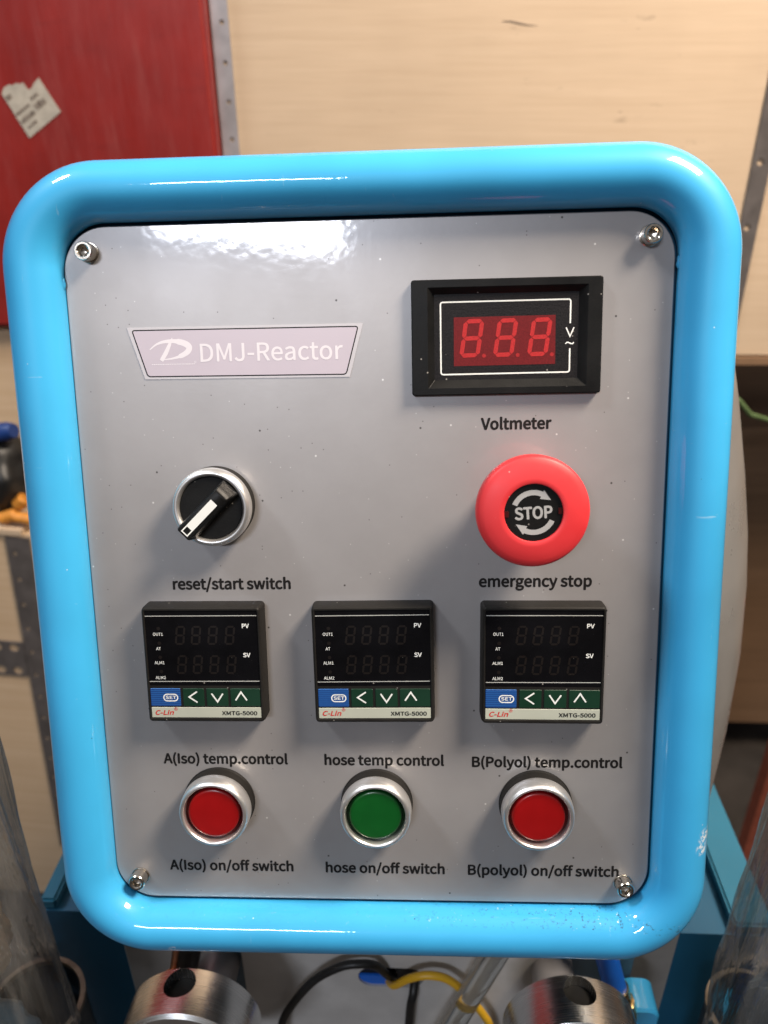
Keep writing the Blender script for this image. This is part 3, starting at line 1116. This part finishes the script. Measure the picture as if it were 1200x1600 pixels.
ro = round_poly(tl, 1.4)
ri = inset(ro, 0.42)
m = MB()
m.flat(inset(ro, 0.2)[::-1], 0.245)
m.done('plate_field', 'plate', npl, smooth=False)
m = MB()
n = len(ro)
m.faces([(x, y, 0.27) for x, y in ro + ri], [(i, (i + 1) % n, n + (i + 1) % n, n + i) for i in range(n)])
m.done('plate_outline', 'ink', npl, smooth=False)
lettering('DMJ-Reactor', -64.2, -8.6, 90.55, 0.27, 'plate_white', npl, cap=6.9, bold=0.22)
m = MB()
l1 = [(-83.9, 95.6), (-81.04, 97.59), (-77.57, 98.55), (-73.23, 98.55), (-69.62, 97.5), (-68.35, 96.02), (-69.48, 94.2), (-72.67, 92.7), (-76.11, 91.95), (-79.9, 91.7)]
m.stroke(smooth_path([(*p, 0) for p in l1], 6) and [(p.x, p.y) for p in smooth_path([(*p, 0) for p in l1], 6)],
         [0.35 + 1.55 * math.sin(PI * min(1, i / 60 * 1.15)) ** 1.3 + (0.5 if 18 < i < 42 else 0.0) for i in range(55)], 0.27)
m.stroke([(-74.78, 99.9), (-76.0, 97.3), (-77.55, 94.35), (-79.6, 91.3)], [0.3, 1.3, 1.7, 1.5], 0.285)
rnd = random.Random(5)
x = -83.5
while x < -66.8:
    w_ = rnd.uniform(0.35, 0.8)
    m.flat([(x, 89.75), (x + w_, 89.75), (x + w_, 90.05), (x, 90.05)], 0.27)
    x += w_ + 0.12
m.lathe([(0.28, 0.27), (0.42, 0.27)], (-66.3, 90.6, 0), 16, cap0=False, cap1=False)
m.done('emblem', 'plate_white', npl, smooth=False)

# cap screws
m = MB()
seg = 48


def circ(r, z):
    return [(r * math.cos(2 * PI * i / seg), r * math.sin(2 * PI * i / seg), z) for i in range(seg)]


def hexa(r, z):
    out = []
    for i in range(seg):
        a = 2 * PI * i / seg
        f = (a % (PI / 3)) - PI / 6
        rr = r * math.cos(PI / 6) / math.cos(f)
        out.append((rr * math.cos(a), rr * math.sin(a), z))
    return out


m.loops([circ(3.9, 0.0), circ(3.9, 0.5), circ(3.8, 0.6), circ(3.5, 0.62), circ(3.5, 5.3), circ(3.2, 5.7), circ(2.45, 5.7), hexa(2.2, 5.4), hexa(2.2, 3.0), circ(0.6, 2.4)])
s0 = m.done('screw', 'steel', cp, loc=(-0.1049, 0.1323, 0.00005), angle=25)
for x, y, lab in ((105.6, 132.7, ''), (-104.7, -131.4, ''), (105.0, -131.3, '')):
    c = copy_part(s0, cp, (x / 1000, y / 1000, 0.00005))
    c.rotation_euler = (0, 0, random.uniform(0, 1))

# ---- voltmeter
m = MB()


def rect(x0, x1, y0, y1, z, r=0.8, seg=4):
    return [(x, y, z) for x, y in rrect(x0, x1, y0, y1, r, seg)]


m.loops([rect(17.8, 88.8, 76.1, 118.8, 0.02, 1.0), rect(17.8, 88.8, 76.1, 118.8, 2.7, 1.0), rect(18.2, 88.4, 76.5, 118.4, 3.15, 0.8), rect(23.9, 83.5, 78.8, 116.0, 3.15, 0.3),
         rect(24.4, 83.0, 79.2, 115.6, 2.9, 0.3), rect(26.4, 80.4, 81.8, 113.6, 1.0, 0.3)], False, False)
vm = m.done('voltmeter', 'black', cp, angle=20)
tag(vm, 'black rectangular voltmeter with a red digital display')
m = MB()
m.flat(rrect(26.3, 80.5, 81.7, 113.7, 0.3, 4), 0.95)
m.done('window', 'grain', vm, smooth=False)
m = MB()
m.flat([(33.8, 87.0), (72.0, 87.15), (71.85, 105.2), (33.8, 105.1)], 1.0)
m.done('display', 'led_bg', vm, smooth=False)
m = MB()


def seven(mb, tl, tr, bl, br, th, z, gap=0.12):
    """slanted seven segment figure from its four corner points"""
    tl, tr, bl, br = map(Vector, (tl, tr, bl, br))
    ml, mr = (tl + bl) / 2, (tr + br) / 2
    h = th / 2
    dn = (bl - tl).normalized()
    rt = (tr - tl).normalized()

    def hseg(a, b):
        a2, b2 = a + (b - a).normalized() * (h + gap), b - (b - a).normalized() * (h + gap)
        mb.flat([tuple(q) for q in (a2 - (b - a).normalized() * h, a2 + dn * h, b2 + dn * h, b2 + (b - a).normalized() * h, b2 - dn * h, a2 - dn * h)], z)

    def vseg(a, b):
        d = (b - a).normalized()
        a2, b2 = a + d * (h + gap), b - d * (h + gap)
        mb.flat([tuple(q) for q in (a2 - d * h, a2 + rt * h, b2 + rt * h, b2 + d * h, b2 - rt * h, a2 - rt * h)], z)
    e_ = 0
    hseg(tl, tr)
    hseg(ml, mr)
    hseg(bl, br)
    for a, b in ((tl, ml), (ml, bl), (tr, mr), (mr, br)):
        vseg(a, b)


for x0 in (38.4, 51.1, 63.9):
    seven(m, (x0, 103.5), (x0 + 6.1, 103.6), (x0 - 1.75, 90.9), (x0 + 4.35, 91.0), 1.6, 1.05)
m.done('digit_segments', 'led_on', vm, smooth=False)
m = MB()
for x in (45.2, 57.9, 70.7):
    m.flat([(x + 0.75 * math.cos(2 * PI * i / 16), 90.7 + 0.75 * math.sin(2 * PI * i / 16)) for i in range(16)], 1.05)
m.done('decimal_points', 'led_dim', vm, smooth=False)
m = MB()
ring = round_poly([(77.35, 102.0), (77.35, 110.8), (28.8, 110.7), (28.9, 83.9), (77.4, 84.05), (77.35, 92.8)], 1.0)
ring = [(77.35, 102.0)] + ring[6:-6] + [(77.35, 92.8)]
m.stroke(ring, 0.55, 1.0)
m.stroke([(75.85, 100.5), (77.35, 97.2), (78.75, 100.5)], 0.5, 1.0)
m.stroke([(75.7, 94.5), (76.2, 95.0), (76.8, 95.0), (77.7, 94.55), (78.3, 94.5), (78.85, 95.0)], 0.45, 1.0)
m.done('printed_outline', 'white_ink', vm, smooth=False)

# ---- rotary switch
m = MB()
m.lathe([(15.4, 0.02), (15.4, 5.0), (12.0, 5.0)], (-61.0, 34.5, 0), 72)
sw = m.done('rotary_switch', 'black_matte', cp)
tag(sw, 'black rotary switch with a silver ring and a white marked handle')
m = MB()
m.lathe([(15.0, 5.0), (15.4, 5.4), (15.45, 8.2), (15.1, 9.6), (14.3, 10.5), (13.4, 10.6), (12.7, 10.1), (12.45, 8.8), (12.4, 6.0)], (-61.0, 34.5, 0), 96, cap0=False, cap1=False)
m.done('ring', 'satin', sw, angle=180)
m = MB()
m.lathe([(12.42, 6.2), (12.42, 8.9), (12.0, 9.2), (0.01, 9.2)], (-61.0, 34.5, 0), 72, cap0=False)
m.done('dial', 'black', sw)
m = MB()
ux = Vector((-0.715, -0.699))          # towards the marked tip
uy = Vector((-ux.y, ux.x))
c0 = Vector((-61.0, 34.5))


def hp(u, v, z):
    p = c0 + ux * u + uy * v
    return (p.x, p.y, z)


def hring(u0, u1, v, z, r=0.7):
    return [hp(a, b, z) for a, b in rrect(u0, u1, -v, v, r, 5)]


m.loops([hring(-12.2, 13.3, 4.1, 9.2), hring(-12.0, 13.3, 3.9, 12.0), hring(-10.6, 13.2, 3.4, 15.6), hring(-9.2, 13.1, 3.1, 16.8), hring(-8.7, 12.8, 2.75, 17.2)], True, True)
m.done('handle', 'black', sw, angle=40)
m = MB()
m.flat([hp(a, b, 0)[:2] for a, b in ((-5.0, -1.65), (9.2, -1.65), (9.2, 1.65), (-5.0, 1.65))], 17.26)
o4 = [hp(a, b, 0)[:2] for a, b in ((9.2, -1.65), (12.2, -1.65), (12.2, 1.65), (9.2, 1.65))]
i4 = [hp(a, b, 0)[:2] for a, b in ((9.2, -1.15), (11.7, -1.15), (11.7, 1.15), (9.2, 1.15))]
m.faces([(x, y, 17.26) for x, y in o4 + i4], [(0, 1, 5, 4), (1, 2, 6, 5), (2, 3, 7, 6)])
m.done('marker', 'white_ink', sw, smooth=False)

# ---- emergency stop
ex, ey = 61.1, 34.7
m = MB()
m.lathe([(15.0, 0.02), (15.0, 6.0), (13.0, 7.0), (13.0, 11.0)], (ex, ey, 0), 64)
es = m.done('emergency_stop', 'black_matte', cp)
tag(es, 'large red mushroom stop button with a black centre disc')
m = MB()
m.lathe([(12.9, 10.0), (14.5, 11.0), (19.4, 17.5), (20.35, 20.0), (20.55, 23.0), (20.45, 24.8), (20.1, 25.9), (19.3, 26.5), (17.5, 27.1), (15.0, 27.6), (12.5, 27.9), (10.9, 28.0), (10.55, 27.8), (10.45, 26.0)], (ex, ey, 0), 128, cap0=False, cap1=False)
m.done('mushroom_head', 'estop_red', es, angle=50)
m = MB()
m.lathe([(10.5, 26.9), (0.01, 26.9)], (ex, ey, 0), 96, cap0=False)
m.done('centre_disc', 'black', es)
m = MB()


def arc_arrow(mb, a0, a1, a2, r0, r1, z, hr0, hr1):
    nseg = 24
    A = [R(a0 + (a1 - a0) * i / nseg) for i in range(nseg + 1)]
    v = [(ex + r0 * math.cos(a), ey + r0 * math.sin(a), z) for a in A] + [(ex + r1 * math.cos(a), ey + r1 * math.sin(a), z) for a in A]
    mb.faces(v, [(i, i + 1, nseg + 2 + i, nseg + 1 + i) for i in range(nseg)])
    p = [(ex + hr0 * math.cos(R(a1)), ey + hr0 * math.sin(R(a1))), (ex + hr1 * math.cos(R(a1)), ey + hr1 * math.sin(R(a1))), (ex + 7.6 * math.cos(R(a2)), ey + 7.6 * math.sin(R(a2)))]
    mb.flat(p, z)


arc_arrow(m, 158, 66, 36, 6.3, 8.2, 26.95, 5.4, 8.9)
arc_arrow(m, -24, -114, -146, 6.3, 8.2, 26.95, 5.4, 8.9)
m.done('arrows', 'estop_print', es, smooth=False)
lettering('STOP', ex - 6.6, ex + 6.9, ey - 2.4, 26.95, 'estop_print', es, cap=4.6, bold=0.42, rot=3.5)
m = MB()
for sx in (-1, 1):
    cx_ = ex + sx * 9.6
    cy_ = ey + sx * 0.55
    m.box(cx_ - 0.75, cx_ + 0.75, cy_ - 1.1, cy_ + 1.1, 26.8, 27.25)
m.done('stop_lugs', 'well_red', es, smooth=False)

# ---- temperature controllers
m = MB()
m.loops([rect(-24.5, 24.5, -24.6, 24.6, 0.02, 1.6), rect(-24.4, 24.4, -24.5, 24.5, 6.4, 1.6), rect(-24.0, 24.0, -24.3, 24.3, 8.1, 1.4), rect(-23.5, 23.5, -23.8, 23.8, 8.6, 1.0),
         rect(-23.1, 23.1, -23.0, 23.3, 8.6, 0.5), rect(-22.9, 22.9, -22.8, 23.1, 8.2, 0.5)], False, True)
tc0 = m.done('temperature_controller', 'black_matte', cp, loc=(-0.0682, -0.0304, 0), angle=20)
Z1 = 8.28
m = MB()
m.prism(rrect(-22.8, 22.8, -8.6, 22.9, 0.5, 4), 8.15, Z1)
m.done('window', 'gloss_black', tc0, smooth=False)
for ya, yb in ((20.85, 20.95), (-6.95, -6.75)):
    m = MB()
    m.stroke([(-22.7, ya), (22.6, yb)], 0.30, Z1 + 0.05)
    m.done('white_line', 'grey_ink', tc0, smooth=False)
m = MB()
for y0 in (16.3, 3.9):
    for x0 in (-10.4, -3.9, 2.9, 9.9):
        seven(m, (x0 + 0.5, y0), (x0 + 3.6, y0), (x0 - 0.4, y0 - 7.2), (x0 + 2.7, y0 - 7.2), 0.85, Z1 + 0.04)
m.done('digit_segments', 'ghost', tc0, smooth=False)
m = MB()
for y in (15.6, 9.4, 3.4, -2.7):
    m.flat([(-17.55 + 0.75 * math.cos(2 * PI * i / 16), y + 0.75 * math.sin(2 * PI * i / 16)) for i in range(16)], Z1 + 0.04)
m.done('indicator_lamps', 'ghost', tc0, smooth=False)
for txt, x0, x1, b, cp_ in (('PV', 16.6, 19.5, 15.75, 1.85), ('SV', 16.5, 19.5, 3.5, 1.8), ('OUT1', -19.9, -15.9, 12.6, 1.25), ('AT', -19.0, -17.1, 6.5, 1.25),
                            ('ALM1', -20.1, -16.0, 0.5, 1.25), ('ALM2', -20.1, -15.9, -5.9, 1.25)):
    lettering(txt, x0, x1, b, Z1 + 0.06, 'white_ink', tc0, cap=cp_, bold=0.03 if len(txt) > 2 or txt == 'AT' else 0.14)
for nm, mt, x0, x1 in (('set_key', 'key_blue', -22.75, -10.35), ('arrow_key', 'key_green', -9.3, -0.5), ('arrow_key', 'key_green', 0.5, 9.4), ('arrow_key', 'key_green', 10.4, 22.6)):
    m = MB()
    m.prism(rrect(x0, x1, -17.65, -9.95, 0.35, 4), 8.1, 8.42, 0.15)
    m.done(nm, mt, tc0, smooth=False)
m = MB()
ZK = 8.46
m.stroke([(-3.37, -11.3), (-6.75, -13.63), (-3.37, -15.94)], 0.62, ZK)
m.stroke([(2.62, -12.1), (4.95, -15.65), (7.3, -12.1)], 0.62, ZK)
m.stroke([(12.45, -15.0), (14.8, -11.45), (17.12, -15.0)], 0.62, ZK)
ov = rrect(-17.5, -11.3, -15.55, -12.2, 1.6, 8)
oi = inset(ov, 0.45)
n = len(ov)
m.faces([(x, y, ZK) for x, y in ov + oi], [(i, (i + 1) % n, n + (i + 1) % n, n + i) for i in range(n) if (i % 9) != 8 or True])
m.done('key_symbols', 'white_ink', tc0, smooth=False)
lettering('SET', -16.5, -12.1, -14.5, ZK + 0.02, 'white_ink', tc0, cap=1.4, bold=0.08)
m = MB()
m.prism(rrect(-22.75, 22.75, -22.6, -18.15, 0.2, 3), 8.1, 8.40, 0.1)
m.done('brand_strip', 'strip', tc0, smooth=False)
lettering('C-Lin', -21.2, -13.5, -21.45, 8.44, 'brand_red', tc0, cap=2.1, bold=0.16, shear=0.25)
lettering('®', -13.3, -11.9, -20.75, 8.44, 'brand_red', tc0)
lettering('XMTG-5000', 6.5, 21.1, -21.45, 8.44, 'ink', tc0, cap=1.75, bold=0.16)
tag(tc0, 'black square temperature controller under the rotary switch')
c1 = copy_part(tc0, cp, (0.0009, -0.0304, 0))
tag(c1, 'black square temperature controller in the middle column')
c2 = copy_part(tc0, cp, (0.0685, -0.0307, 0))
c1.rotation_euler = (0, 0, R(0.35))
c2.rotation_euler = (0, 0, R(-0.3))
tag(c2, 'black square temperature controller under the emergency stop')


# ---- push buttons
def push_button(lens, well, label):
    m = MB()
    m.lathe([(15.3, 0.02), (15.3, 0.8), (15.0, 1.2), (15.0, 5.4), (12.0, 5.4)], (0, 0, 0), 72)
    b = m.done('push_button', 'black_matte', cp)
    m = MB()
    m.lathe([(14.6, 5.3), (14.9, 5.6), (14.75, 9.4), (14.5, 10.8), (13.9, 11.75), (13.2, 12.0), (12.65, 11.7), (12.4, 10.8), (12.35, 7.0)], (0, 0, 0), 96, cap0=False, cap1=False)
    m.done('ring', 'satin', b, angle=180)
    m = MB()
    m.lathe([(12.38, 7.2), (12.3, 8.4), (10.7, 8.4), (10.7, 7.2)], (0, 0, 0), 72, cap0=False, cap1=False)
    m.done('lens_well', well, b)
    m = MB()
    m.lathe([(10.9, 8.0), (10.85, 9.7), (10.65, 10.2), (10.3, 10.45), (9.5, 10.52), (0.01, 10.55)], (0, 0, 0), 72, cap0=False)
    m.done('lens', lens, b, angle=60)
    return tag(b, label)


b0 = push_button('lens_red', 'well_red', 'red push button in a silver ring below the left controller')
b0.location = (-0.0672, -0.0948, 0)
b1 = push_button('lens_green', 'well_green', 'green push button in a silver ring')
b1.location = (0.0005, -0.0950, 0)
b2 = copy_part(b0, cp, (0.0674, -0.0950, 0))
tag(b2, 'red push button in a silver ring below the right controller')
